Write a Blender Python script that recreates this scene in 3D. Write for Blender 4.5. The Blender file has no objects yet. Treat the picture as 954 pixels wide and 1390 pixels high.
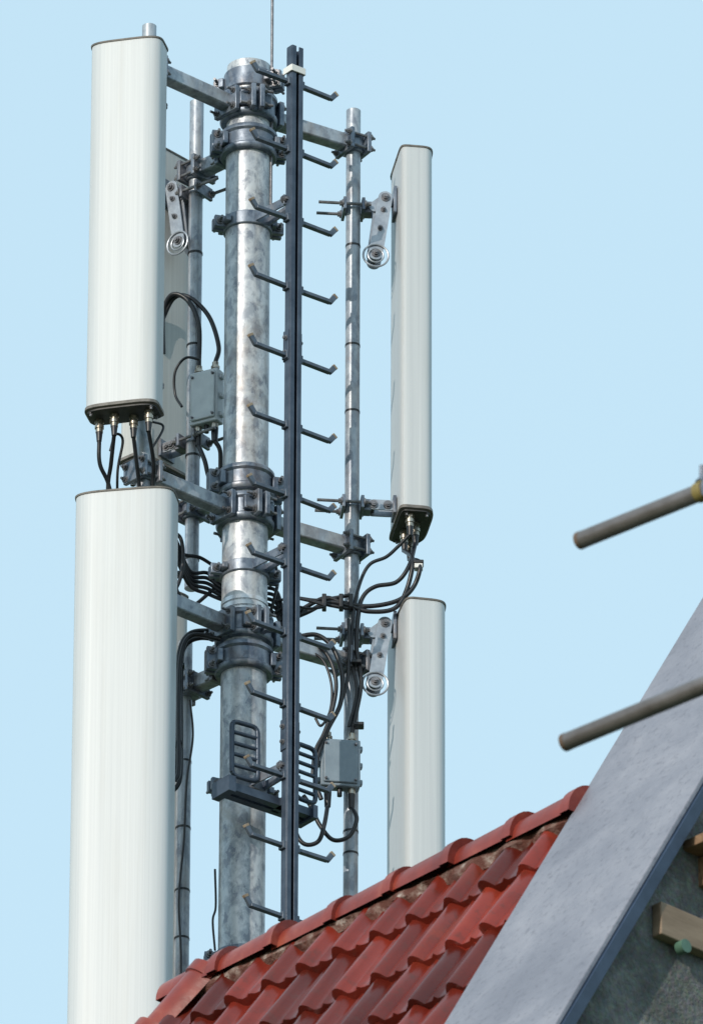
import bpy, bmesh, math, random
from mathutils import Vector, Matrix, noise
random.seed(4)
V=Vector
# ------------------------------------------------------------------ site frame
TH=math.radians(28); D=40.0; S=380.0; FPX=D*S; ROLL=math.radians(0.22)
CAMH=1.7
T=V((144/S,0,CAMH+D*math.sin(TH)))
F=V((0,math.cos(TH),math.sin(TH))); R0=V((1,0,0)); U0=V((0,-math.sin(TH),math.cos(TH)))
R=R0*math.cos(ROLL)+U0*math.sin(ROLL); U=-R0*math.sin(ROLL)+U0*math.cos(ROLL)
C=T-F*D
def site(u,v,y=0.0):
    """metric position of a surveyed point lying at depth y (m, mast axis = 0)"""
    d=F*FPX+R*(u-477)+U*(695-v)
    return C+d*((y-C.y)/d.y)
def zat(v,x=0.0,y=0.0):
    u=477+FPX*((V((x,y,T.z))-C).dot(R))/((V((x,y,T.z))-C).dot(F))
    return site(u,v,y).z

# ------------------------------------------------------------------ materials
def newmat(name):
    m=bpy.data.materials.new(name); m.use_nodes=True
    nt=m.node_tree; b=nt.nodes['Principled BSDF']
    return m,nt,b
def N(nt,t,**k):
    n=nt.nodes.new(t)
    for a,c in k.items(): setattr(n,a,c)
    return n
def ramp(nt,stops):
    r=N(nt,'ShaderNodeValToRGB'); e=r.color_ramp.elements
    while len(e)<len(stops): e.new(0.5)
    for i,(p,c) in enumerate(stops):
        e[i].position=p; e[i].color=(*c,1)
    return r
def coords(nt,scale=(1,1,1)):
    tc=N(nt,'ShaderNodeTexCoord'); mp=N(nt,'ShaderNodeMapping')
    mp.inputs['Scale'].default_value=scale
    nt.links.new(tc.outputs['Object'],mp.inputs['Vector']); return mp
def noisetex(nt,mp,scale,detail=5,rough=.6,dist=0):
    n=N(nt,'ShaderNodeTexNoise'); n.inputs['Scale'].default_value=scale
    n.inputs['Detail'].default_value=detail; n.inputs['Roughness'].default_value=rough
    n.inputs['Distortion'].default_value=dist
    nt.links.new(mp.outputs[0],n.inputs['Vector']); return n
def bump(nt,b,src,strength,dist=.005):
    bp=N(nt,'ShaderNodeBump'); bp.inputs['Strength'].default_value=strength; bp.inputs['Distance'].default_value=dist
    nt.links.new(src,bp.inputs['Height']); nt.links.new(bp.outputs[0],b.inputs['Normal'])
def noisy(name,stops,scale=8,sc=(1,1,1),rough=.5,metal=0,bumps=.2,detail=5,dist=0,bscale=None,bdist=.004):
    m,nt,b=newmat(name); mp=coords(nt,sc)
    n=noisetex(nt,mp,scale,detail,.62,dist); r=ramp(nt,stops)
    nt.links.new(n.outputs['Fac'],r.inputs[0]); nt.links.new(r.outputs[0],b.inputs['Base Color'])
    b.inputs['Roughness'].default_value=rough; b.inputs['Metallic'].default_value=metal
    if bumps:
        n2=noisetex(nt,mp,bscale or scale*4,3); bump(nt,b,n2.outputs['Fac'],bumps,bdist)
    return m
def mix(nt,fac,a,b_,mode='MIX'):
    m=N(nt,'ShaderNodeMix',data_type='RGBA',blend_type=mode)
    if isinstance(fac,float): m.inputs[0].default_value=fac
    else: nt.links.new(fac,m.inputs[0])
    for s,i in ((a,6),(b_,7)):
        if isinstance(s,tuple): m.inputs[i].default_value=(*s,1)
        else: nt.links.new(s,m.inputs[i])
    return m.outputs[2]
# galvanised steel: spangles, white bloom, brownish stain
def galv(name,dark,light,bloom,metal=.35,rough=.5,stain=(.22,.15,.10),sf=.45,vs=42,ns_=20):
    m,nt,b=newmat(name); mp=coords(nt,(1,1,.65))
    vo=N(nt,'ShaderNodeTexVoronoi'); vo.inputs['Scale'].default_value=vs
    nz=noisetex(nt,mp,ns_,6,.68,.3)
    wr=N(nt,'ShaderNodeMix',data_type='RGBA'); wr.inputs[0].default_value=.05
    nt.links.new(mp.outputs[0],wr.inputs[6]); nt.links.new(nz.outputs['Color'],wr.inputs[7])
    nt.links.new(wr.outputs[2],vo.inputs['Vector'])
    sep=N(nt,'ShaderNodeSeparateColor'); nt.links.new(vo.outputs['Color'],sep.inputs[0])
    base=ramp(nt,[(0.1,dark),(0.9,light)]); nt.links.new(sep.outputs[0],base.inputs[0])
    r2=ramp(nt,[(.43,(0,0,0)),(.59,(1,1,1))]); nt.links.new(nz.outputs['Fac'],r2.inputs[0])
    c1=mix(nt,r2.outputs[0],base.outputs[0],bloom)
    n3=noisetex(nt,mp,6,6,.72,.5); r3=ramp(nt,[(.5,(0,0,0)),(.66,(sf,sf,sf))]); nt.links.new(n3.outputs['Fac'],r3.inputs[0])
    c2=mix(nt,r3.outputs[0],c1,stain)
    nt.links.new(c2,b.inputs['Base Color'])
    b.inputs['Metallic'].default_value=metal; b.inputs['Roughness'].default_value=rough
    bump(nt,b,nz.outputs['Fac'],.25,.004)
    return m
M={}
M['mast']=galv('galvanised_mast',(.21,.235,.28),(.38,.415,.46),(.55,.575,.60),.3,.40,stain=(.23,.185,.155),sf=.5,vs=48,ns_=24)
M['galv']=galv('galvanised_tube',(.19,.22,.27),(.31,.35,.405),(.40,.44,.485),.3,.42,sf=.35)
M['collar']=galv('cast_clamp_steel',(.08,.105,.15),(.14,.175,.225),(.215,.25,.305),.35,.38,sf=.4)
M['rail']=noisy('ladder_rail_steel',[(.3,(.032,.047,.075)),(.7,(.075,.10,.14))],14,rough=.38,metal=.3)
M['rung']=noisy('rung_steel',[(.3,(.055,.072,.10)),(.7,(.12,.145,.185))],20,rough=.42,metal=.3)
M['tip']=noisy('rung_tip_brown',[(.3,(.20,.14,.09)),(.7,(.38,.31,.23))],30,rough=.6)  # lighter and browner than the rung bars
M['alu']=noisy('aluminium_bracket',[(.3,(.24,.27,.32)),(.7,(.42,.46,.51))],25,rough=.40,metal=.5,bumps=.1)
M['bolt']=noisy('zinc_bolt',[(.3,(.10,.10,.11)),(.7,(.26,.26,.28))],40,rough=.4,metal=.5)
M['brass']=noisy('nickel_connector',[(.3,(.24,.21,.17)),(.7,(.48,.45,.39))],60,rough=.3,metal=.8,bumps=0)
M['rubber']=noisy('cable_rubber',[(.3,(.006,.007,.010)),(.7,(.018,.020,.026))],30,rough=.4,bumps=.1)
M['cap']=noisy('panel_end_cap',[(.3,(.09,.085,.08)),(.7,(.20,.185,.17))],40,rough=.6)
M['base']=noisy('panel_base_plate',[(.3,(.022,.024,.028)),(.7,(.06,.06,.06))],30,rough=.55)
M['box']=noisy('amplifier_housing',[(.3,(.38,.42,.46)),(.7,(.52,.56,.59))],12,rough=.45,bumps=.05)
M['boxblue']=noisy('amplifier_housing_blue_grey',[(.3,(.16,.21,.26)),(.7,(.23,.29,.34))],12,rough=.45,bumps=.05)  # blue-grey housing colour of the right-hand amplifier
M['label']=noisy('paper_label',[(.42,(.75,.76,.75)),(.5,(.55,.56,.56)),(.56,(.75,.76,.75))],90,sc=(1,1,3),rough=.6,bumps=0)
M['strap']=noisy('stainless_strap',[(.3,(.5,.52,.55)),(.7,(.72,.74,.77))],30,rough=.3,metal=.5,bumps=.05)
M['yellow']=noisy('coupler_yellow',[(.3,(.14,.11,.04)),(.7,(.30,.235,.07))],30,rough=.6)
M['scaf']=noisy('scaffold_tube_steel',[(.35,(.115,.10,.095)),(.55,(.175,.16,.16)),(.75,(.27,.26,.28))],5,rough=.36,metal=.35)
M['rust']=noisy('rusty_tube_end',[(.3,(.08,.05,.035)),(.7,(.16,.11,.08))],30,rough=.7)
M['drip']=noisy('drip_edge_blue',[(.3,(.018,.035,.07)),(.7,(.035,.06,.11))],12,rough=.5)
M['mortar']=noisy('ridge_mortar',[(.45,(.10,.035,.025)),(.58,(.20,.13,.11)),(.70,(.40,.36,.33))],22,rough=.9,bumps=.7,bdist=.01)
M['timber']=noisy('timber',[(.3,(.13,.07,.04)),(.7,(.27,.17,.10))],6,sc=(1,6,6),rough=.75)
M['wood2']=noisy('plywood',[(.3,(.20,.14,.095)),(.7,(.31,.23,.165))],5,sc=(1,1,5),rough=.75)
M['green']=noisy('green_plastic',[(.3,(.05,.11,.08)),(.7,(.09,.18,.13))],20,rough=.5)
M['grass']=noisy('grass',[(.3,(.04,.07,.02)),(.7,(.08,.12,.04))],.8,rough=.9,bumps=.6,bdist=.05)
M['asphalt']=noisy('asphalt',[(.3,(.04,.04,.042)),(.7,(.065,.065,.067))],6,rough=.9)
M['glass']=noisy('window_glass',[(.3,(.02,.025,.03)),(.7,(.035,.04,.05))],2,rough=.08,bumps=0)
M['white']=noisy('white_paint',[(.3,(.68,.68,.66)),(.7,(.78,.78,.76))],6,rough=.5)
# zinc coping: cloudy patina with fine speckle and run marks
m,nt,b=newmat('zinc_coping_sheet'); mp=coords(nt)
a=noisetex(nt,mp,2.4,9,.68,.2); r=ramp(nt,[(.30,(.16,.165,.205)),(.5,(.22,.225,.27)),(.70,(.30,.30,.345))]); nt.links.new(a.outputs['Fac'],r.inputs[0])
a2=noisetex(nt,mp,42,4,.7); r2=ramp(nt,[(.54,(0,0,0)),(.70,(.6,.6,.6))]); nt.links.new(a2.outputs['Fac'],r2.inputs[0])
c=mix(nt,r2.outputs[0],r.outputs[0],(.11,.11,.135)); nt.links.new(c,b.inputs['Base Color'])
b.inputs['Roughness'].default_value=.5; b.inputs['Metallic'].default_value=.1; bump(nt,b,a2.outputs['Fac'],.4,.006); M['zinc']=m
# grey rough render
m,nt,b=newmat('grey_render_wall'); mp=coords(nt)
a=noisetex(nt,mp,5,8,.78); r=ramp(nt,[(.32,(.06,.063,.062)),(.5,(.12,.125,.123)),(.66,(.22,.225,.22))]); nt.links.new(a.outputs['Fac'],r.inputs[0])
a2=noisetex(nt,mp,60,4); nt.links.new(mix(nt,.5,r.outputs[0],a2.outputs['Color'],'SOFT_LIGHT'),b.inputs['Base Color'])
b.inputs['Roughness'].default_value=.95; bump(nt,b,a2.outputs['Fac'],.9,.014); M['stucco']=m
# antenna radome: weathered, fine vertical streaks
def radome(name,c0,c1,dirt,df=.4):
    m,nt,b=newmat(name); mp=coords(nt,(70,70,.4))
    n=noisetex(nt,mp,1.6,4,.6); r=ramp(nt,[(.3,c0),(.7,c1)]); nt.links.new(n.outputs['Fac'],r.inputs[0])
    mp2=coords(nt,(14,14,.9)); n2=noisetex(nt,mp2,1.2,5,.65)
    r2=ramp(nt,[(.50,(0,0,0)),(.8,(df,df,df))]); nt.links.new(n2.outputs['Fac'],r2.inputs[0])
    c=mix(nt,r2.outputs[0],r.outputs[0],dirt)
    nt.links.new(c,b.inputs['Base Color']); b.inputs['Roughness'].default_value=.45
    bump(nt,b,n.outputs['Fac'],.06,.001); return m
M['radome']=radome('radome_grp',(.46,.495,.525),(.535,.57,.595),(.41,.42,.41))
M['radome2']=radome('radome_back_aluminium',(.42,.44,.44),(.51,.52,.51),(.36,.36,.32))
# roof tile
m,nt,b=newmat('red_clay_tile'); mp=coords(nt)
a=noisetex(nt,mp,2.2,6,.6); r=ramp(nt,[(.3,(.14,.016,.010)),(.55,(.24,.029,.016)),(.75,(.32,.058,.028))]); nt.links.new(a.outputs['Fac'],r.inputs[0])
at=N(nt,'ShaderNodeAttribute',attribute_name='tint'); 
c=mix(nt,1.0,r.outputs[0],at.outputs['Color'],'MULTIPLY')
a2=noisetex(nt,mp,26,5,.7); r2=ramp(nt,[(.52,(0,0,0)),(.7,(.6,.6,.6))]); nt.links.new(a2.outputs['Fac'],r2.inputs[0])
c=mix(nt,r2.outputs[0],c,(.08,.025,.018)); nt.links.new(c,b.inputs['Base Color'])
b.inputs['Roughness'].default_value=.28; bump(nt,b,a2.outputs['Fac'],.25,.004); M['tile']=m
M['ridge']=noisy('red_ridge_tile',[(.3,(.13,.018,.012)),(.55,(.22,.032,.02)),(.75,(.31,.08,.05))],7,rough=.38,bumps=.3)
m,nt,b=newmat('brickwork'); mp=coords(nt); br=N(nt,'ShaderNodeTexBrick'); br.inputs['Scale'].default_value=4
br.inputs['Color1'].default_value=(.28,.12,.08,1); br.inputs['Color2'].default_value=(.22,.09,.06,1); br.inputs['Mortar'].default_value=(.4,.38,.35,1)
mp.inputs['Rotation'].default_value=(math.radians(90),0,math.radians(45)); nt.links.new(mp.outputs[0],br.inputs['Vector']); nt.links.new(br.outputs[0],b.inputs['Base Color']); M['brick']=m

# ------------------------------------------------------------------ mesh tools
def grp(name,loc=(0,0,0)):
    e=bpy.data.objects.new(name,None); e.empty_display_size=.2; e.location=loc
    bpy.context.scene.collection.objects.link(e); return e
def add(name,bm,mat,parent,smooth=True,bevel=0,auto=40):
    bmesh.ops.recalc_face_normals(bm,faces=bm.faces)
    me=bpy.data.meshes.new(name); bm.to_mesh(me); bm.free()
    o=bpy.data.objects.new(name,me); me.materials.append(mat)
    bpy.context.scene.collection.objects.link(o)
    if parent:
        o.parent=parent; o.matrix_parent_inverse=Matrix.Translation(-V(parent.location))
    if bevel:
        md=o.modifiers.new('bevel','BEVEL'); md.width=bevel; md.segments=2; md.limit_method='ANGLE'; md.angle_limit=math.radians(50)
    if smooth:
        for p in me.polygons: p.use_smooth=True
        me.set_sharp_from_angle(angle=math.radians(auto))
    return o
def B(): return bmesh.new()
def basis(d,up=V((0,0,1))):
    d=V(d).normalized()
    if abs(d.dot(up))>.98: up=V((0,1,0))
    x=up.cross(d).normalized(); y=d.cross(x); return x,y,d
def tube(bm,p1,p2,r,r2=None,seg=20,caps=True):
    p1=V(p1);p2=V(p2); r2=r if r2 is None else r2
    x,y,d=basis(p2-p1); a=[];c=[]
    for i in range(seg):
        t=2*math.pi*i/seg; k=x*math.cos(t)+y*math.sin(t)
        a.append(bm.verts.new(p1+k*r)); c.append(bm.verts.new(p2+k*r2))
    for i in range(seg): bm.faces.new((a[i],a[(i+1)%seg],c[(i+1)%seg],c[i]))
    if caps: bm.faces.new(a[::-1]); bm.faces.new(c)
def obox(bm,c,x,y,z,sx,sy,sz):
    c=V(c); x=V(x).normalized(); y=V(y).normalized(); z=V(z).normalized()
    v=[bm.verts.new(c+x*sx*i/2+y*sy*j/2+z*sz*k/2) for i in(-1,1) for j in(-1,1) for k in(-1,1)]
    for f in ((0,1,3,2),(4,6,7,5),(0,4,5,1),(2,3,7,6),(0,2,6,4),(1,5,7,3)): bm.faces.new([v[i] for i in f])
def beam(bm,p1,p2,w,h,up=V((0,0,1))):
    p1=V(p1);p2=V(p2); x,y,d=basis(p2-p1,up); obox(bm,(p1+p2)/2,x,y,d,w,h,(p2-p1).length)
def ring(bm,c,n,Rr,r,seg=28,s2=8):
    x,y,d=basis(n); rows=[]
    for i in range(seg):
        t=2*math.pi*i/seg; k=x*math.cos(t)+y*math.sin(t)
        rows.append([bm.verts.new(V(c)+k*(Rr+r*math.cos(2*math.pi*j/s2))+d*r*math.sin(2*math.pi*j/s2)) for j in range(s2)])
    for i in range(seg):
        q=rows[(i+1)%seg]
        for j in range(s2): bm.faces.new((rows[i][j],rows[i][(j+1)%s2],q[(j+1)%s2],q[j]))
def lathe(bm,cx,cy,prof,seg=48):
    rows=[[bm.verts.new((cx+r*math.cos(2*math.pi*i/seg),cy+r*math.sin(2*math.pi*i/seg),z)) for i in range(seg)] for r,z in prof]
    for a,c in zip(rows,rows[1:]):
        for i in range(seg): bm.faces.new((a[i],a[(i+1)%seg],c[(i+1)%seg],c[i]))
    bm.faces.new(rows[0]); bm.faces.new(rows[-1][::-1])
def bolt(bm,p,d,L=.02,r=.011):
    p=V(p); d=V(d).normalized()
    tube(bm,p-d*.004,p+d*.003,r*1.5,seg=14); tube(bm,p,p+d*.011,r,seg=6); tube(bm,p,p+d*L,r*.55,seg=10)
def catmull(pts,n=10):
    P=[pts[0]*2-pts[1]]+pts+[pts[-1]*2-pts[-2]]; o=[]
    for i in range(1,len(P)-2):
        a,b_,c,d=P[i-1:i+3]
        for k in range(n):
            t=k/n; o.append(.5*((2*b_)+(c-a)*t+(2*a-5*b_+4*c-d)*t*t+(-a+3*b_-3*c+d)*t**3))
    o.append(P[-2]); return o
def cable(name,pts,r,mat,parent):
    pts=catmull([V(p) for p in pts])
    cu=bpy.data.curves.new(name,'CURVE'); cu.dimensions='3D'; sp=cu.splines.new('POLY'); sp.points.add(len(pts)-1)
    for q,p in zip(sp.points,pts): q.co=(*p,1)
    cu.bevel_depth=r; cu.bevel_resolution=4; cu.use_fill_caps=True; cu.materials.append(mat)
    o=bpy.data.objects.new(name,cu); bpy.context.scene.collection.objects.link(o)
    o.parent=parent; o.matrix_parent_inverse=Matrix.Translation(-V(parent.location)); return o

Z=V((0,0,1)); X=V((1,0,0)); Y=V((0,1,0))
# ------------------------------------------------------------------ mast
mast=grp('telecom_mast')
MR=.081
zt=zat(92)
bm=B(); lathe(bm,0,0,[(.14,0),(.14,2.5),(.11,6),(.11,10),(MR*1.03,14),(MR,zt-.004),(MR-.006,zt)]); add('pole',bm,M['mast'],mast)
def collar(v,h,r=.098,ang=-25,lip=True):
    z=zat(v+18); bm=B()
    if lip:
        lathe(bm,0,0,[(MR-.002,z-h/2-.002),(r,z-h/2),(r+.005,z-h/2+.006),(r+.005,z-h/2+.018),(r-.003,z-h/2+.026),(r-.003,z+h/2-.026),(r+.005,z+h/2-.018),(r+.005,z+h/2-.006),(r,z+h/2),(MR-.002,z+h/2+.002)])
    else:
        lathe(bm,0,0,[(MR-.002,z-h/2-.002),(r,z-h/2),(r,z+h/2),(MR-.002,z+h/2+.002)])
    bb=B()
    for s in (0,180):
        a=math.radians(ang+s); e=V((math.cos(a),math.sin(a),0)); t=V((-e.y,e.x,0))
        for k in (-1,1):
            obox(bm,V((0,0,z))+e*(r+.014)+t*k*.016,e,t,Z,.05,.018,h*.9)
            obox(bm,V((0,0,z))+e*(r-.004)+t*k*.035,e,t,Z,.02,.05,h*.5)
            for q in ((-.27,.27) if h>.06 else (0,)):
                bolt(bb,V((0,0,z+q*h))+e*(r+.02)+t*k*.026,t*k,.034,.010)
    add('clamp_collar',bm,M['collar'],mast,bevel=.003); add('collar_bolts',bb,M['bolt'],mast)
    return z
PA=V((-.371,-.325,0)); PB=V((.371+.015,.236,0)); PC=V((-.185,.185,0))
PA.x=site(198,400,-.325).x; PB.x=site(478,600,.236).x; PC.x=site(264,450,.185).x
def arm(z,P,nm):
    d=V((P.x,P.y,0)).normalized()
    bm=B(); beam(bm,V((0,0,z))+d*.085,V((P.x,P.y,z))-d*.01,.052,.056)
    add(nm,bm,M['galv'],mast,bevel=.006)
    t=V((-d.y,d.x,0)); bm=B(); bb=B()
    obox(bm,V((0,0,z))+d*.106,d,t,Z,.02,.12,.10)
    for k in (-1,1):
        for q in(-1,1): bolt(bb,V((0,0,z+q*.032))+d*.116+t*k*.045,d,.03,.009)
    c=V((P.x,P.y,z))
    obox(bm,c-d*.036,d,t,Z,.016,.115,.085); obox(bm,c+d*.036,d,t,Z,.016,.115,.085)
    lathe(bm,c.x,c.y,[(.024,z-.038),(.037,z-.036),(.037,z+.036),(.024,z+.038)],24)
    for k in(-1,1):
        for q in(-1,1):
            p=c+t*k*.046+Z*q*.024; tube(bb,p-d*.06,p+d*.06,.0055,seg=8); bolt(bb,p+d*.044,d,.02,.009); bolt(bb,p-d*.044,-d,.02,.009)
    add(nm+'_clamp',bm,M['collar'],mast,bevel=.003); add(nm+'_clamp_bolts',bb,M['bolt'],mast)
collar(99,.075,.092,-20,False)
for va,vc in ((135,182),(683,643),(841,883)):
    z=collar(va,.106,.1,-75 if va==135 else -60); arm(z,PA,'arm_front'); arm(z,PB,'arm_right')
    z=collar(vc,.100,.1,12 if vc!=643 else -165); arm(z,PC,'arm_rear')
collar(291,.052,.09,15,False); collar(762,.045,.09,15,False); collar(1057,.05,.09,25,False); collar(1290,.07,.092,5,False)
bm=B()
for v in (808,816,824): 
    z=zat(v+15); lathe(bm,0,0,[(MR-.001,z-.008),(MR+.003,z-.008),(MR+.003,z+.008),(MR-.001,z+.008)])
add('steel_straps',bm,M['strap'],mast)
for nm,P,v0,v1,r in (('sector_pole_front',PA,35,1420,.026),('sector_pole_right',PB,150,1420,.0265),('sector_pole_rear',PC,138,800,.0255),('sector_pole_rear_lower',PC+V((-.02,.02,0)),872,1420,.0265)):
    z1=zat(v0,P.x,P.y); z0=zat(v1,P.x,P.y); bm=B()
    lathe(bm,P.x,P.y,[(r-.004,z0),(r,z0+.003),(r,z1-.003),(r-.004,z1)],28); add(nm,bm,M['galv'],mast)
bm=B(); PC2=PC+V((-.02,.02,0))
for P,vs in ((PB,(335,470,560,1130,1160)),(PC,(345,470,620,760)),(PC2,(1035,1125,1210,1275))):
    for v in vs:
        z=zat(v,P.x,P.y); tube(bm,(P.x,P.y,z-.004),(P.x,P.y,z+.004),.0278,seg=20)
add('cable_ties',bm,M['rubber'],mast)
# lightning rod
rod=grp('lightning_rod'); p=site(369,95,-.02)
bm=B(); tube(bm,(p.x,-.02,zat(300)),(p.x,-.02,p.z+1.0),.0055,seg=10); add('rod',bm,M['bolt'],rod)
bm=B(); obox(bm,(p.x-.008,-.02,p.z-.03),X,Y,Z,.03,.03,.025); obox(bm,(p.x-.008,-.02,p.z-.35),X,Y,Z,.03,.03,.025); add('rod_clips',bm,M['collar'],rod,bevel=.003)

# ------------------------------------------------------------------ safety ladder
lad=grp('safety_ladder')
e=V((.80,.61,0)).normalized(); pn=V((e.y,-e.x,0))      # rung direction / towards climber
LY=-.20; LX=site(396,650,LY).x
zt=zat(66,LX,LY); zb=zat(1440,LX,LY)
c=V((LX,LY,(zt+zb)/2)); L=zt-zb
bm=B(); obox(bm,c-pn*.012,e,pn,Z,.05,.006,L)
for k in(-1,1): obox(bm,c+e*k*.0235+pn*.003,e,pn,Z,.006,.030-.003,L); obox(bm,c+e*k*.0155+pn*.0185,e,pn,Z,.019,.005,L)
add('rail',bm,M['rail'],lad,bevel=.0015)
bm=B(); bt=B()
LVs=[107,199,292,385,479,573,667,761,855,951,1049,1144,1240,1336]
for v in LVs:
    z=zat(v+7,LX,LY); o=V((LX,LY,z))
    for k in(-1,1):
        jj=random.uniform(-.003,.003)
        a=o+e*k*.028; b2=o+e*k*.168+Z*jj
        beam(bm,a,b2,.02,.014)
        tipb=b2+e*k*.022+Z*(.03+jj)
        beam(bm,b2-e*k*.004-Z*.003,tipb,.02,.012,up=pn)
        beam(bt,tipb-(tipb-b2)*.2,tipb+(tipb-b2)*.06,.021,.013,up=pn)
        obox(bm,o+e*k*.03,e,pn,Z,.014,.03,.03)
add('rungs',bm,M['rung'],lad,bevel=.002); add('rung_tips',bt,M['tip'],lad,bevel=.001)
bm=B(); bb=B()
for v in (291,762,1057):
    z=zat(v+18); q=V((LX,LY,z))-pn*.015; d=q-V((0,0,z)); d.normalize()
    for k in(-1,1): beam(bm,V((0,0,z+.0))+d*.08+e*k*.03,q+e*k*.02,.006,.035)
    obox(bm,q,e,pn,Z,.07,.008,.04); bolt(bb,q+e*.03,pn,.02); bolt(bb,q-e*.03,pn,.02)
add('stand_off_brackets',bm,M['collar'],lad,bevel=.001); add('bracket_bolts',bb,M['bolt'],lad)
bm=B(); z=zat(98,LX,LY); 
obox(bm,V((LX,LY,z))+pn*.024,e,pn,Z,.062,.006,.026); obox(bm,V((LX,LY,z))+e*.03,e,pn,Z,.006,.05,.026); obox(bm,V((LX,LY,z))-e*.03,e,pn,Z,.006,.05,.026); add('rail_clip',bm,M['white'],lad,bevel=.001)
bm=B(); bb=B()
for v in (472,1000):
    z=zat(v,LX,LY); obox(bm,V((LX,LY,z))-pn*.018,e,pn,Z,.054,.006,.12)
    for k in(-1,1): obox(bm,V((LX,LY,z))+e*k*.029+pn*.0,e,pn,Z,.004,.03,.12); bolt(bb,V((LX,LY,z+.03))+e*k*.031,e*k,.012,.007); bolt(bb,V((LX,LY,z-.03))+e*k*.031,e*k,.012,.007)
add('rail_splices',bm,M['rail'],lad,bevel=.001); add('splice_bolts',bb,M['bolt'],lad)
# folding foot rests near the bottom
fr=grp('folding_foot_rest')
bm=B()
o=V((LX,LY,zat(1085,LX,LY)))
for off in(0,.045):
    beam(bm,o-e*.235-pn*(.05+off),o+e*.13-pn*(.05+off),.03,.03)
obox(bm,o-e*.235-pn*.07,e,pn,Z,.03,.10,.06); obox(bm,o+e*.13-pn*.07,e,pn,Z,.02,.10,.05)
beam(bm,o-pn*.09,o+pn*.0,.03,.03)
def grid(u0,u1,v0,v1,y,n):
    pts=[site(u0,v0,y),site(u1,v0+10,y+.05),site(u1,v1+10,y+.05),site(u0,v1,y)]
    rp=[]
    for i in range(4):
        a,b_,c_=pts[i-1],pts[i],pts[(i+1)%4]
        for k in range(5):
            t=k/4; p0=b_+(a-b_).normalized()*.025; p2=b_+(c_-b_).normalized()*.025
            rp.append(p0*(1-t)**2+b_*2*t*(1-t)+p2*t*t)
    for i in range(len(rp)): tube(bm,rp[i],rp[(i+1)%len(rp)],.009,seg=10)
    for i in range(1,n):
        t=i/n; tube(bm,pts[0].lerp(pts[3],t),pts[1].lerp(pts[2],t),.0075,seg=10)
grid(315,350,978,1052,-.17,5); grid(401,428,1008,1082,-.10,6)
add('frame',bm,M['rail'],fr,bevel=0)

# ------------------------------------------------------------------ panel antennas
def panel(v0,v1,ctr,w,d,ang,nconn=4,mat='radome'):
    """ang: facing azimuth in degrees, measured from -Y towards -X"""
    a=math.radians(ang); f=V((-math.sin(a),-math.cos(a),0)); s=V((math.cos(a),-math.sin(a),0))
    g=grp('panel_antenna',(ctr.x,ctr.y,0))
    z1=v0; z0=v1
    def outline(k=1.0,inset=0):
        pts=[]; n=72
        for i in range(n):
            t=2*math.pi*i/n; ct,st=math.cos(t),math.sin(t)
            ex=4.2 if st>0 else 9
            rr=(abs(ct)**ex+abs(st)**ex)**(-1/ex)
            pts.append(s*((w/2*k-inset)*ct*rr)+f*((d/2*k-inset)*st*rr))
        return pts
    def loft(bm,rings,cap=True):
        rows=[[bm.verts.new(V((ctr.x,ctr.y,z))+p) for p in pts] for pts,z in rings]
        n=len(rows[0])
        for A,Bq in zip(rows,rows[1:]):
            for i in range(n): bm.faces.new((A[i],A[(i+1)%n],Bq[(i+1)%n],Bq[i]))
        if cap: bm.faces.new(rows[0][::-1]); bm.faces.new(rows[-1])
    bm=B(); loft(bm,[(outline(),z0+.008),(outline(),z1-.008)]); add('radome',bm,M[mat],g,auto=30)
    bm=B(); loft(bm,[(outline(1,-.003),z1-.008),(outline(1,-.004),z1-.002),(outline(1,.004),z1+.003)]); 
    loft(bm,[(outline(1,-.004),z0+.012),(outline(1,-.005),z0),(outline(1,.002),z0-.003)]); add('end_caps',bm,M['cap'],g,auto=30)
    bm=B(); loft(bm,[(outline(1,.004),z0-.009),(outline(1,.004),z0-.001)]); add('base_plate',bm,M['base'],g,auto=30)
    bm=B(); bs=B(); bo=B(); ends=[]
    for i in range(nconn):
        x=(i-(nconn-1)/2)*w*.72/(max(1,nconn-1)); y=-.01+(.018 if i%2 else -.012)
        p=V((ctr.x,ctr.y,z0-.008))+s*x+f*y
        tube(bm,p,p-Z*.012,.017,seg=6); tube(bm,p-Z*.012,p-Z*.05,.0125,.0135,seg=16); tube(bm,p-Z*.022,p-Z*.034,.0165,seg=16)
        tube(bs,p-Z*.048,p-Z*.085,.0125,.009,seg=14)
        ends.append(p-Z*.08)
    for k in(-1,1):
        for q in(-1,1): bolt(bo,V((ctr.x,ctr.y,z0-.009))+s*k*w*.42+f*q*d*.3,-Z,.006,.005)
    add('connectors',bm,M['brass'],g); add('connector_boots',bs,M['rubber'],g); add('screws',bo,M['bolt'],g)
    return g,ends,f,s
def zz(v,P): return zat(v,P.x,P.y)
cA=V((site(172,300,-.49).x,-.49,0)); front=V((cA.x,cA.y-.06,0))
gA,eA,fA,sA=panel(zz(52,front),zz(549,front),cA,.262,.125,14)
cD=V((site(169,900,-.49).x,-.49,0)); front=V((cD.x,cD.y-.08,0))
gD,eD,fD,sD=panel(zz(662,front),zz(1480,front),cD,.352,.155,10)
cC=V((site(210,450,.30).x,.30,0)); gC,eC,fC,sC=panel(zz(210,cC),zz(640,cC),cC,.262,.12,132,mat='radome2')
cC2=V((site(190,1000,.33).x,.33,0)); gC2,eC2,_,_=panel(zz(800,cC2),zz(1450,cC2),cC2,.33,.15,140,mat='radome2')
cB=V((site(559,450,.27).x,.27,0)); nr=V((cB.x,cB.y-.13,0))
gB,eB,fB,sB=panel(zz(197,nr),zz(690,nr),cB,.262,.122,-99)
cE=V((site(566,1000,.27).x,.27,0)); nr=V((cE.x,cE.y-.17,0))
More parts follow.
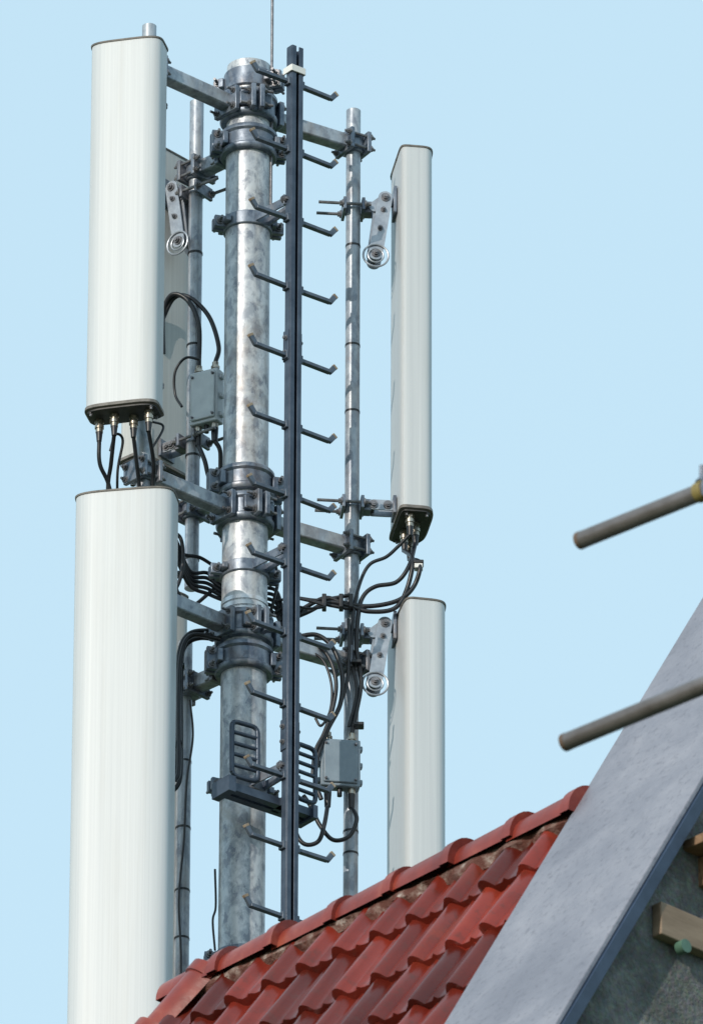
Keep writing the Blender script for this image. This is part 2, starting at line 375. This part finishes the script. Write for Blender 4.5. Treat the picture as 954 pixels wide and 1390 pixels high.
gE,eE,fE,sE=panel(zz(812,nr),zz(1460,nr),cE,.350,.158,-102)
bm=B()
obox(bm,V((cC.x,cC.y,zz(615,cC)))-fC*.0615+sC*.095,sC,fC,Z,.045,.003,.11); add('label',bm,M['label'],gC,smooth=False)

def pole_clamp(bm,bb,P,z,d,rodl=.10):
    d=V(d).normalized(); t=V((-d.y,d.x,0)); c=V((P.x,P.y,z))
    obox(bm,c-d*.034,d,t,Z,.012,.10,.05); obox(bm,c+d*.034,d,t,Z,.012,.10,.05)
    for k in(-1,1):
        p=c+t*k*.041; tube(bb,p-d*rodl,p+d*.06,.006,seg=8)
        bolt(bb,p-d*.042,-d,.02,.010); bolt(bb,p+d*.042,d,.02,.010)
def flat(bm,a,b_,w,th,nrm):
    d=(b_-a); n=V(nrm).normalized(); x=d.cross(n).normalized(); n=x.cross(d).normalized()
    obox(bm,(a+b_)/2,x,n,d,w,th,d.length)
    tube(bm,a-n*th*.49,a+n*th*.49,w*.499,seg=20); tube(bm,b_-n*th*.49,b_+n*th*.49,w*.499,seg=20)
def tilt_bracket(parent,P,v,dirn,pan,fold=True,side=-1,rodl=.13):
    z=zz(v,P); d=V(dirn).normalized(); t=V((-d.y,d.x,0)); bm=B(); bb=B(); ba=B()
    pole_clamp(bm,bb,P,z,d,rodl)
    c=V((P.x,P.y,z)); gap=(V((pan.x,pan.y,0))-V((P.x,P.y,0))).dot(d)
    j=c+d*(.075)
    obox(bm,c+d*.052,d,t,Z,.03,.05,.045)
    if fold:
        top=c+d*(gap-.042)+Z*.035; low=top-Z*.235-d*.035
        for k in(-1,1):
            flat(ba,j+t*k*.026,top+t*k*.026,.04,.005,t)
            flat(ba,top+t*k*.036,low+t*k*.036,.052,.005,t)
            flat(ba,top+t*k*.018-Z*.05-d*.02,low+t*k*.018+Z*.015-d*.006,.044,.005,t)
            for q in (0,.22,.55,1): bolt(bb,top.lerp(low,q)+t*k*.040,t*k,.016,.011 if q in(0,1) else .007)
        ring(ba,low-Z*.012+t*side*.042,t,.046,.004)
        ring(ba,low-Z*.012+t*side*.042,t,.028,.003)
        tube(bb,top-t*.045,top+t*.045,.008,seg=10); tube(bb,low-t*.045,low+t*.045,.008,seg=10)
        obox(bm,c+d*(gap-.006)+Z*.03,d,t,Z,.012,.085,.11)
        obox(bm,c+d*(gap-.026)+Z*.035,d,t,Z,.04,.012,.035)
    else:
        for k in(-1,1): flat(ba,j+t*k*.026,c+d*(gap-.02)+t*k*.026,.04,.005,t); bolt(bb,j+t*k*.03,t*k,.014); bolt(bb,c+d*(gap-.03)+t*k*.03,t*k,.014)
        obox(bm,c+d*(gap-.006),d,t,Z,.012,.085,.07)
        tube(bb,j-t*.035,j+t*.035,.008,seg=10)
    add('bracket_clamp',bm,M['collar'],parent,bevel=.002); add('bracket_bolts',bb,M['bolt'],parent); add('tilt_arm',ba,M['alu'],parent)
bB=V((cB.x,cB.y,0))-fB*.061; bE=V((cE.x,cE.y,0))-fE*.079; bC=V((cC.x,cC.y,0))-fC*.060; bA=V((cA.x,cA.y,0))-fA*.062
dB=V((1,.1,0))
tilt_bracket(gB,PB,284,dB,bB); tilt_bracket(gB,PB,688,dB,bB,False); tilt_bracket(gE,PB,862,dB,bE)
dC=(bC-PC); dC.z=0; tilt_bracket(gC,PC,262,dC,bC,True,1); tilt_bracket(gC,PC,600,dC,bC,False)
dA=(bA-PA); dA.z=0; tilt_bracket(gA,PA,140,dA,bA,True,-1,.06); tilt_bracket(gA,PA,520,dA,bA,False,-1,.06)
tilt_bracket(gD,PA,760,dA,V((cD.x,cD.y,0))-fD*.077,True,-1,.06)

# ------------------------------------------------------------------ amplifiers
def amp(uc,v0,v1,w,dp,y,rotz,mat,name='tower_mounted_amplifier'):
    c=site(uc,(v0+v1)/2,y); h=(v1-v0)/S/math.cos(TH)
    g=grp(name,c); a=math.radians(rotz); x=V((math.cos(a),math.sin(a),0)); yv=V((-x.y,x.x,0))
    bm=B(); obox(bm,c,x,yv,Z,w,dp,h); obox(bm,c-yv*(dp/2+.004),x,yv,Z,w*.86,.009,h*.88); 
    for k in(-1,1):
        for q in(-1,0,1): obox(bm,c+x*k*(w/2+.004)+Z*q*h*.36,x,yv,Z,.012,dp*.5,.02)
    add('housing',bm,M[mat],g,bevel=.004)
    bm=B(); bs=B(); tops=[];lows=[]
    for k in(-1,1):
        p=c+Z*h/2+x*k*w*.3; tube(bm,p,p+Z*.035,.012,seg=14); tube(bm,p+Z*.01,p+Z*.02,.016,seg=6); tops.append(p+Z*.035)
        p=c-Z*h/2+x*k*w*.3; tube(bm,p,p-Z*.02,.014,seg=14); tube(bs,p-Z*.018,p-Z*.075,.014,.011,seg=14); lows.append(p-Z*.07)
    tube(bs,c-Z*h/2,c-Z*(h/2+.03),.009,seg=12)
    add('ports',bm,M['brass'],g); add('weather_boots',bs,M['rubber'],g)
    bm=B(); 
    for q in(-1,1): obox(bm,c+yv*(dp/2+.012)+Z*q*h*.3,x,yv,Z,w*.7,.02,.03)
    bq=B()
    for k in(-1,1):
        for q in(-1,1): bolt(bq,c-yv*(dp/2+.007)+x*k*w*.37+Z*q*h*.38,-yv,.006,.004)
    add('mount',bm,M['alu'],g,bevel=.002); add('cover_screws',bq,M['bolt'],g)
    return tops,lows
t1,l1=amp(281,506,578,.112,.05,.12,-28,'box')
t2,l2=amp(461,1008,1070,.142,.05,.18,8,'boxblue')

# ------------------------------------------------------------------ cables
cb=grp('coaxial_cables'); rb=M['rubber']
def CB(pts,r=.0085,start=None,end=None,y=None):
    P=[site(*p) if len(p)==3 else site(p[0],p[1],y) for p in pts]
    if start is not None: P=[V(start)]+P
    if end is not None: P=P+[V(end)]
    cable('cable',P,r,rb,cb)
for i,(a,b_) in enumerate(((136,150),(151,147),(186,190),(209,208))):
    CB([(a,630,-.42),(b_,668,-.36),(b_+6,760,-.30),(200+i*6,840,-.3)],.0075,start=eA[i])
CB([(150,612,-.42),(157,590,-.42),(167,598,-.4),(160,640,-.36),(160,700,-.3)],.005)
CB([(206,610,-.42),(222,580,-.4),(206,572,-.43)],.0045)
CB([(270,440,.14),(255,408,.16),(234,400,.18),(222,425,.22),(222,480,.25)],.0085,start=t1[0])
CB([(297,470,.12),(284,430,.14),(258,404,.17),(236,405,.2),(218,440,.24)],.0085,start=t1[1])
CB([(272,488,.1),(252,486,.1),(238,505,.12),(238,535,.14),(247,552,.12)],.005)
CB([(278,625,.12),(284,648,.13),(296,664,.13),(318,676,.14)],.0085,start=l1[0])
CB([(299,612,.11),(300,640,.13),(306,665,.14),(320,690,.14)],.0085,start=l1[1])
for i in range(5):
    CB([(225,700+i*7,.02),(240,735+i*6,.04),(258,775+i*5,.08),(282,778+i*7,.12),(305,795+i*5,.13),(335,800+i*5,.14),(372,800+i*8,.13),(384,828+i*7,.10)],.007)
CB([(222,720,.0),(245,730,.02),(248,770,.03),(238,800,.02),(222,800,.0)],.007)
CB([(228,715,.03),(246,750,.05),(272,757,.09),(300,775,.13)],.0065)
CB([(236,790,.0),(247,815,.04),(262,822,.10),(290,800,.13)],.007)
for i in range(3):
    CB([(372,760+i*3,.11),(377,785+i*2,.1),(373,810,.1),(366,835,.11)],.006)
by=.18
CB([(570,765),(562,795),(540,815),(500,823),(465,818),(440,812),(405,830),(380,845)],.0085,start=eB[3],y=by)
CB([(560,760),(552,800),(535,826),(500,830),(472,822),(445,818),(415,832),(370,850)],.0085,start=eB[2],y=by)
CB([(555,768),(538,790),(510,796),(494,808),(487,830),(484,880),(490,925),(484,965)],.008,start=eB[1],end=t2[1],y=by)
CB([(540,742),(524,756),(502,766),(489,790),(480,830),(477,890),(484,940)],.0065,start=eB[0],end=t2[1]+V((-.01,0,.03)),y=by)
CB([(405,812),(430,815),(452,812),(474,808)],.007,y=by); CB([(408,835),(425,818),(450,822),(476,826),(510,822)],.007,y=by)
CB([(372,832),(392,822),(420,826),(440,822),(400,812),(375,816)],.005,y=.1)
CB([(400,865),(430,862),(452,880),(464,915),(462,955),(445,990),(432,1025),(428,1060),(436,1085)],.0085,y=.14)
CB([(400,872),(425,872),(446,892),(456,925),(452,960),(440,995),(428,1020),(424,1055)],.0075,y=.13)
CB([(473,840),(474,880),(470,930),(455,970),(444,985)],.0065,end=t2[0],y=.16)
CB([(412,880),(438,896),(450,930),(448,965),(436,985),(428,975)],.005,y=.13)
CB([(484,1112),(474,1135),(452,1140),(434,1120),(422,1095),(412,1080)],.008,start=l2[1],y=.16)
CB([(440,1120),(432,1142),(414,1146),(402,1130),(399,1095)],.008,start=l2[0],y=.13)
CB([(312,862),(280,856),(255,862),(243,890),(241,960),(240,1030),(233,1062),(236,1072),(245,1055),(246,1000),(246,920),(250,880),(272,866),(312,872)],.0085,y=-.02)
CB([(300,868),(262,862),(247,885),(243,940),(243,1040),(238,1060)],.0085,y=-.06)
CB([(258,950),(262,1000),(254,1060),(250,1140),(243,1220),(246,1300),(245,1400)],.004,y=.17)
CB([(292,1180),(293,1230),(289,1250),(292,1290)],.004,y=.0)
bm=B()
for (u,v,y) in ((568,765,.18),(476,818,.18),(463,818,.18),(440,818,.16),(244,905,-.02),(242,1010,-.04),(242,780,.05),(487,985,.18),(484,900,.17)):
    p=site(u,v,y); 
    if u in(568,244,242,487,484): obox(bm,p,X,Y,Z,.036,.04,.014)
    else: obox(bm,p,X,Y,Z,.016,.04,.055)
add('cable_clamps',bm,M['rubber'],cb,bevel=.003)
bm=B(); p=site(568,768,.18); obox(bm,p,X,Y,Z,.03,.034,.03); add('cable_marker',bm,M['label'],cb,bevel=.003)

# ------------------------------------------------------------------ house with tiled hipped roof
house=grp('tiled_roof_house')
HO=site(806,1094,-4.0); er=V((.690,-.724,0)).normalized(); en=V((er.y,-er.x,0))
TP=1.64; AL=math.atan(TP)
def H(s,n,z=0): return HO+er*s+en*n+Z*z
dn=(en-Z*TP).normalized(); nn=(en*math.sin(AL)+Z*math.cos(AL))
SH=-1.74; SL=5.0; tw=.165; tc=.30
bm=B(); tint=bm.loops.layers.color.new('tint')
ns=int(SL/.0118)
rows=[]
def prof(s):
    x=(s/tw)%1.0
    h=0
    if x<.42: h=.036*math.sin(math.pi*x/.42)**.8
    elif .66<x<.78: h=.012*math.sin(math.pi*(x-.66)/.12)
    return h
rnd={}
def jit(i,j):
    if (i,j) not in rnd: rnd[(i,j)]=(random.uniform(-.006,.006),random.uniform(.62,1.15))
    return rnd[(i,j)]
ncr=19
for j in range(ncr):
    for a,hh in ((0,-.004),(.5,.010),(.97,.024),(1.0,.022),(1.0,-.006)):
        tt=(j+a)*tc; row=[]; lim=SH-tt*math.cos(AL)
        for i in range(ns+1):
            s=max(-SL+SL*i/ns,lim); ti=int(s//tw); dj,_=jit(ti,j)
            h=prof(s)+hh+dj*a
            if a==1.0 and hh<0: h=prof(s)*.8-.004
            row.append(bm.verts.new(H(s,0,0)+dn*(tt+dj*(1 if a>.9 else 0))+nn*h))
        rows.append((row,j,lim))
for (ra,ja,l1_),(rb_,jb,l2_) in zip(rows,rows[1:]):
    for i in range(ns):
        if -SL+SL*(i+1)/ns<=min(l1_,l2_): continue
        f=bm.faces.new((ra[i],ra[i+1],rb_[i+1],rb_[i]))
        s=-SL+SL*(i+.5)/ns; c=jit(int(s//tw),ja)[1]
        for lp in f.loops: lp[tint]=(c,c,c,1)
for v_ in [v_ for v_ in bm.verts if not v_.link_faces]: bm.verts.remove(v_)
add('roof_tiles',bm,M['tile'],house,auto=50)
def caps(bm,start,direction,side,upv,length,rl=.27):
    """overlapping half round tiles laid from start along direction"""
    s=0
    while s<length:
        L=rl+.03; segs=14; jz=random.uniform(-.006,.006); rw=[]; js=random.uniform(-.006,.006)
        for q,r_ in [(0,.110),(L*.14,.108),(L*.14+.001,.100),(L,.088)]:
            rw.append([bm.verts.new(start+direction*(s+q)+side*js+upv*(-.045+jz)+side*math.cos(math.pi*i/segs)*r_+upv*math.sin(math.pi*i/segs)*r_*1.05) for i in range(segs+1)])
        for A,Bq in zip(rw,rw[1:]):
            for i in range(segs): bm.faces.new((A[i],A[i+1],Bq[i+1],Bq[i]))
        bm.faces.new(rw[-1]); bm.faces.new(rw[0][::-1]); s+=rl
bm=B(); caps(bm,H(0,0),-er,en,Z,-SH)
EN=3.05; RN=-4.9; EZ=-EN*TP
for tgt in (H(SH-EN,EN,EZ),H(SH-EN,RN,EZ)):
    d=(tgt-H(SH,0)); Ln=d.length; d.normalize(); sd_=d.cross(Z).normalized(); up_=sd_.cross(d).normalized()
    if up_.z<0: up_=-up_
    caps(bm,H(SH,0)+up_*.01,d,sd_,up_,Ln)
add('ridge_tiles',bm,M['ridge'],house,auto=35)
bmo=B(); nsg=300; r0=[]
for j,(n_,h_) in enumerate(((.02,.03),(.085,.040),(.100,.034),(.114,.006))):
    row=[]
    for i in range(nsg+1):
        s=SH-.02-SH*i/nsg; w=noise.noise(V((s*12,j*3.1,0)))
        row.append(bmo.verts.new(H(s,0)+dn*(n_+w*.018+ (noise.noise(V((s*7,7,0)))*.035 if j>1 else 0))+nn*(h_+w*.014)))
    r0.append(row)
for A,Bq in zip(r0,r0[1:]):
    for i in range(nsg): bmo.faces.new((A[i],A[i+1],Bq[i+1],Bq[i]))
add('ridge_mortar',bmo,M['mortar'],house)
# rear slope and hip end as ribbed sheets
bm=B()
nr_=200; r1=[];r2_=[]
for i in range(nr_+1):
    s=SH*(1-i/nr_); r1.append(bm.verts.new(H(s,0,-.01+prof(s)*.6)))
    s2=(SH-EN)*(1-i/nr_); r2_.append(bm.verts.new(H(s2,RN,EZ+prof(s2)*.6)))
for i in range(nr_): bm.faces.new((r1[i],r1[i+1],r2_[i+1],r2_[i]))
ap=bm.verts.new(H(SH,0,-.02)); hp_=[bm.verts.new(H(SH-EN,EN+(RN-EN)*i/60,EZ+.02*(i%2))) for i in range(61)]
for i in range(60): bm.faces.new((ap,hp_[i],hp_[i+1]))
add('roof_rear_slopes',bm,M['ridge'],house,smooth=False)
# parapet gable
W=.62; na=-.95; nl=3.3; nrr=-5.2; up=.06
def pz(n): return up-TP*n if n>=na else up-TP*na+ (n-na)*TP*.95
zg=-HO.z
bm=B()
pr=[(nl,zg),(nl,pz(nl)),(na,pz(na)),(nrr,pz(nrr)),(nrr,zg)]
A=[bm.verts.new(H(0.01,n_,z_)) for n_,z_ in pr]; A2=[bm.verts.new(H(W-.03,n_,z_)) for n_,z_ in pr]
bm.faces.new(A); bm.faces.new(A2[::-1])
for i in range(5): bm.faces.new((A[i],A[(i+1)%5],A2[(i+1)%5],A2[i]))
add('gable_wall',bm,M['stucco'],house,smooth=False)
def strip(nm,s0,s1,z0,z1,mat,bev=.004,n0=nl+.05,n1=nrr-.05):
    bm=B(); q=[]
    for s_ in (s0,s1):
        q.append([bm.verts.new(H(s_,n_,pz(n_)+z_)) for n_,z_ in ((n0,z0),(n0,z1),(na,z1),(n1,z1),(n1,z0),(na,z0))])
    a,b_=q
    for i in range(6): bm.faces.new((a[i],a[(i+1)%6],b_[(i+1)%6],b_[i]))
    for k_ in (a,b_): bm.faces.new((k_[0],k_[1],k_[2],k_[5])); bm.faces.new((k_[5],k_[2],k_[3],k_[4]))
    add(nm,bm,M[mat],house,smooth=False,bevel=bev)
strip('coping_sheet',-.01,W+.02,.002,.035,'zinc')
strip('drip_edge',W+.0,W+.030,-.075,.0,'drip',.002)
bm=B()
for n_ in (-.70,1.95):
    c0=H(W/2,n_,pz(n_)+.036); obox(bm,c0,er,dn,nn,W+.034,.035,.003)
add('coping_laps',bm,M['zinc'],house,smooth=False,bevel=.001)
bm=B()
def wallbox(bm,s0,s1,n0,n1,z0,z1):
    obox(bm,H((s0+s1)/2,(n0+n1)/2,(z0+z1)/2),er,en,Z,s1-s0,n1-n0,z1-z0)
wallbox(bm,SH-EN+.35,0.0,RN+.35,2.7,zg,EZ+.10); add('brick_walls',bm,M['brick'],house,smooth=False)
bm=B(); wallbox(bm,SH-EN-.05,0.0,RN-.05,EN+.05,EZ-.16,EZ-.03); add('eaves_soffit',bm,M['white'],house,smooth=False)
bmw=B(); bmf=B()
for lv in range(3):
    zc=zg+1.9+lv*2.6
    for s_ in (-3.7,-2.3,-.9):
        obox(bmf,H(s_,2.71,zc),er,en,Z,1.1,.06,1.4); 
        for k_ in(-1,1): obox(bmw,H(s_+k_*.26,2.745,zc),er,en,Z,.46,.02,1.26)
    for n_ in(-3.4,-1.0,1.4):
        obox(bmf,H(W-.025,n_,zc),er,en,Z,.06,1.1,1.4)
        for k_ in(-1,1): obox(bmw,H(W+.01,n_+k_*.26,zc),er,en,Z,.02,.46,1.26)
add('window_frames',bmf,M['white'],house,smooth=False); add('window_panes',bmw,M['glass'],house,smooth=False)
def onwall(u,v,out=0):
    d=F*FPX+R*(u-477)+U*(695-v); p0=H(W-.03+out,0,0); t_=(p0-C).dot(er)/d.dot(er); return C+d*t_
bm=B(); p=onwall(950,1158); obox(bm,p+er*.07,er,en,Z,.16,.15,.032); p=onwall(972,1195); obox(bm,p+er*.03,er,en,Z,.08,.16,.10); add('timber_stub',bm,M['timber'],house,smooth=False,bevel=.004)
bm=B(); p=onwall(925,1268); obox(bm,p+er*.02,er,en,Z,.04,.26,.11); add('timber_plate',bm,M['wood2'],house,smooth=False,bevel=.004)
bm=B(); p=onwall(912,1292); tube(bm,p+er*.03,p+er*.06,.022,seg=20); add('plastic_plug',bm,M['green'],house)

# ------------------------------------------------------------------ scaffolding
sc=grp('scaffolding')
def ledger(u0,v0,u1,v1,y0,y1,ext=1.0):
    a=site(u0,v0,y0); b_=site(u1,v1,y1); d=(b_-a).normalized(); e2=a+d*((b_-a).length+ext)
    bm=B(); tube(bm,a,e2,.0242,seg=24,caps=False); tube(bm,a+d*.0005,e2,.0205,seg=24,caps=False)
    n=24; x,y,dd=basis(d)
    o=[bm.verts.new(a+(x*math.cos(6.28318*i/n)+y*math.sin(6.28318*i/n))*.0242) for i in range(n)]
    q=[bm.verts.new(a+(x*math.cos(6.28318*i/n)+y*math.sin(6.28318*i/n))*.0205) for i in range(n)]
    for i in range(n): bm.faces.new((o[i],o[(i+1)%n],q[(i+1)%n],q[i]))
    add('ledger_tube',bm,M['scaf'],sc)
    bm=B(); tube(bm,a-d*.001,a+d*.012,.0247,seg=24,caps=False); add('tube_end',bm,M['rust'],sc)
    return a,d,e2
a1,d1,x1=ledger(786,734,960,664,-8.8,-9.12)
a2,d2,x2=ledger(766,1008,960,928,-8.8,-9.14)
bm=B(); c1=a1+d1*.44; xx,yy,dd=basis(d1)
tube(bm,c1-d1*.014,c1+d1*.014,.028,seg=20); add('coupler_band',bm,M['yellow'],sc,bevel=.002)
bm=B(); bolt(bm,c1+yy*.03,yy,.05,.012); obox(bm,c1+d1*.055,xx,yy,dd,.07,.07,.05); add('coupler_body',bm,M['collar'],sc,bevel=.004)
hd=V((d1.x,d1.y,0)).normalized(); hp=V((-hd.y,hd.x,0))
if hp.x<0: hp=-hp
st=a1+d1*.72+hp*.06; bm=B()
for q in (0,2.0):
    for k2 in (0,1.1):
        p=V((st.x,st.y,0))+hd*q+hp*k2
        tube(bm,(p.x,p.y,0),(p.x,p.y,st.z+1.2),.0242,seg=20)
for zl in range(1,8):
    z=zl*1.9+.2
    if z>st.z-2.4: break
    p=V((st.x,st.y,z)); 
    for k2 in (0,1.1): tube(bm,p-hd*.1+hp*k2+Z*.05,p+hd*2.2+hp*k2+Z*.05,.0242,seg=16)
    for q in (0,2.0): tube(bm,p+hd*q-hp*.2,p+hd*q+hp*1.3,.0242,seg=16)
add('standards',bm,M['scaf'],sc)
bm=B()
for zl in range(1,5):
    for q in range(4): obox(bm,V((st.x,st.y,zl*1.9+.30))+hd*1.0+hp*(.2+q*.24),hd,hp,Z,2.3,.225,.038)
add('boards',bm,M['timber'],sc,smooth=False,bevel=.004)

# ------------------------------------------------------------------ ground
bm=B(); 
g=[bm.verts.new((x*900,y*900,0)) for x,y in((-1,-1),(1,-1),(1,1),(-1,1))]; bm.faces.new(g); add('ground',bm,M['grass'],None,smooth=False)
bm=B(); g=[bm.verts.new((x,y,.004)) for x,y in((-200,-26),(200,-26),(200,-19),(-200,-19))]; bm.faces.new(g); add('road',bm,M['asphalt'],None,smooth=False)

# ------------------------------------------------------------------ light
sv=V((-.50,-.866,0)).normalized(); el=math.radians(19)
sd=V((sv.x*math.cos(el),sv.y*math.cos(el),math.sin(el)))
ld=bpy.data.lights.new('sun','SUN'); ld.energy=3.0; ld.angle=math.radians(.5); ld.color=(1,.91,.80)
lo=bpy.data.objects.new('sun',ld); lo.rotation_euler=sd.to_track_quat('Z','Y').to_euler(); lo.location=(-20,-20,40); bpy.context.scene.collection.objects.link(lo)
w=bpy.data.worlds.new('World'); bpy.context.scene.world=w; w.use_nodes=True; nt=w.node_tree
bg=nt.nodes['Background']; sky=nt.nodes.new('ShaderNodeTexSky'); sky.sky_type='NISHITA'; sky.sun_disc=False
sky.sun_elevation=el; sky.sun_rotation=math.atan2(sd.x,sd.y)%(2*math.pi)
sky.air_density=1.0; sky.dust_density=1.2; sky.ozone_density=1.0
# thin bright haze veil over the clear sky
out=mix(nt,.74,sky.outputs[0],(4.55,6.35,7.3))
nt.links.new(out,bg.inputs[0]); bg.inputs[1].default_value=.15
# ------------------------------------------------------------------ camera
cd=bpy.data.cameras.new('camera'); co=bpy.data.objects.new('camera',cd); bpy.context.scene.collection.objects.link(co)
m3=Matrix((R,U,-F)).transposed(); co.matrix_world=Matrix.Translation(C)@m3.to_4x4()
cd.sensor_fit='VERTICAL'; cd.sensor_height=36; cd.sensor_width=36; cd.lens=FPX/1390*36; cd.clip_end=3000; cd.clip_start=.5
cd.dof.use_dof=True; cd.dof.focus_distance=40; cd.dof.aperture_fstop=11
scn=bpy.context.scene; scn.camera=co
scn.view_settings.view_transform='Standard'; scn.view_settings.look='None'; scn.view_settings.exposure=0
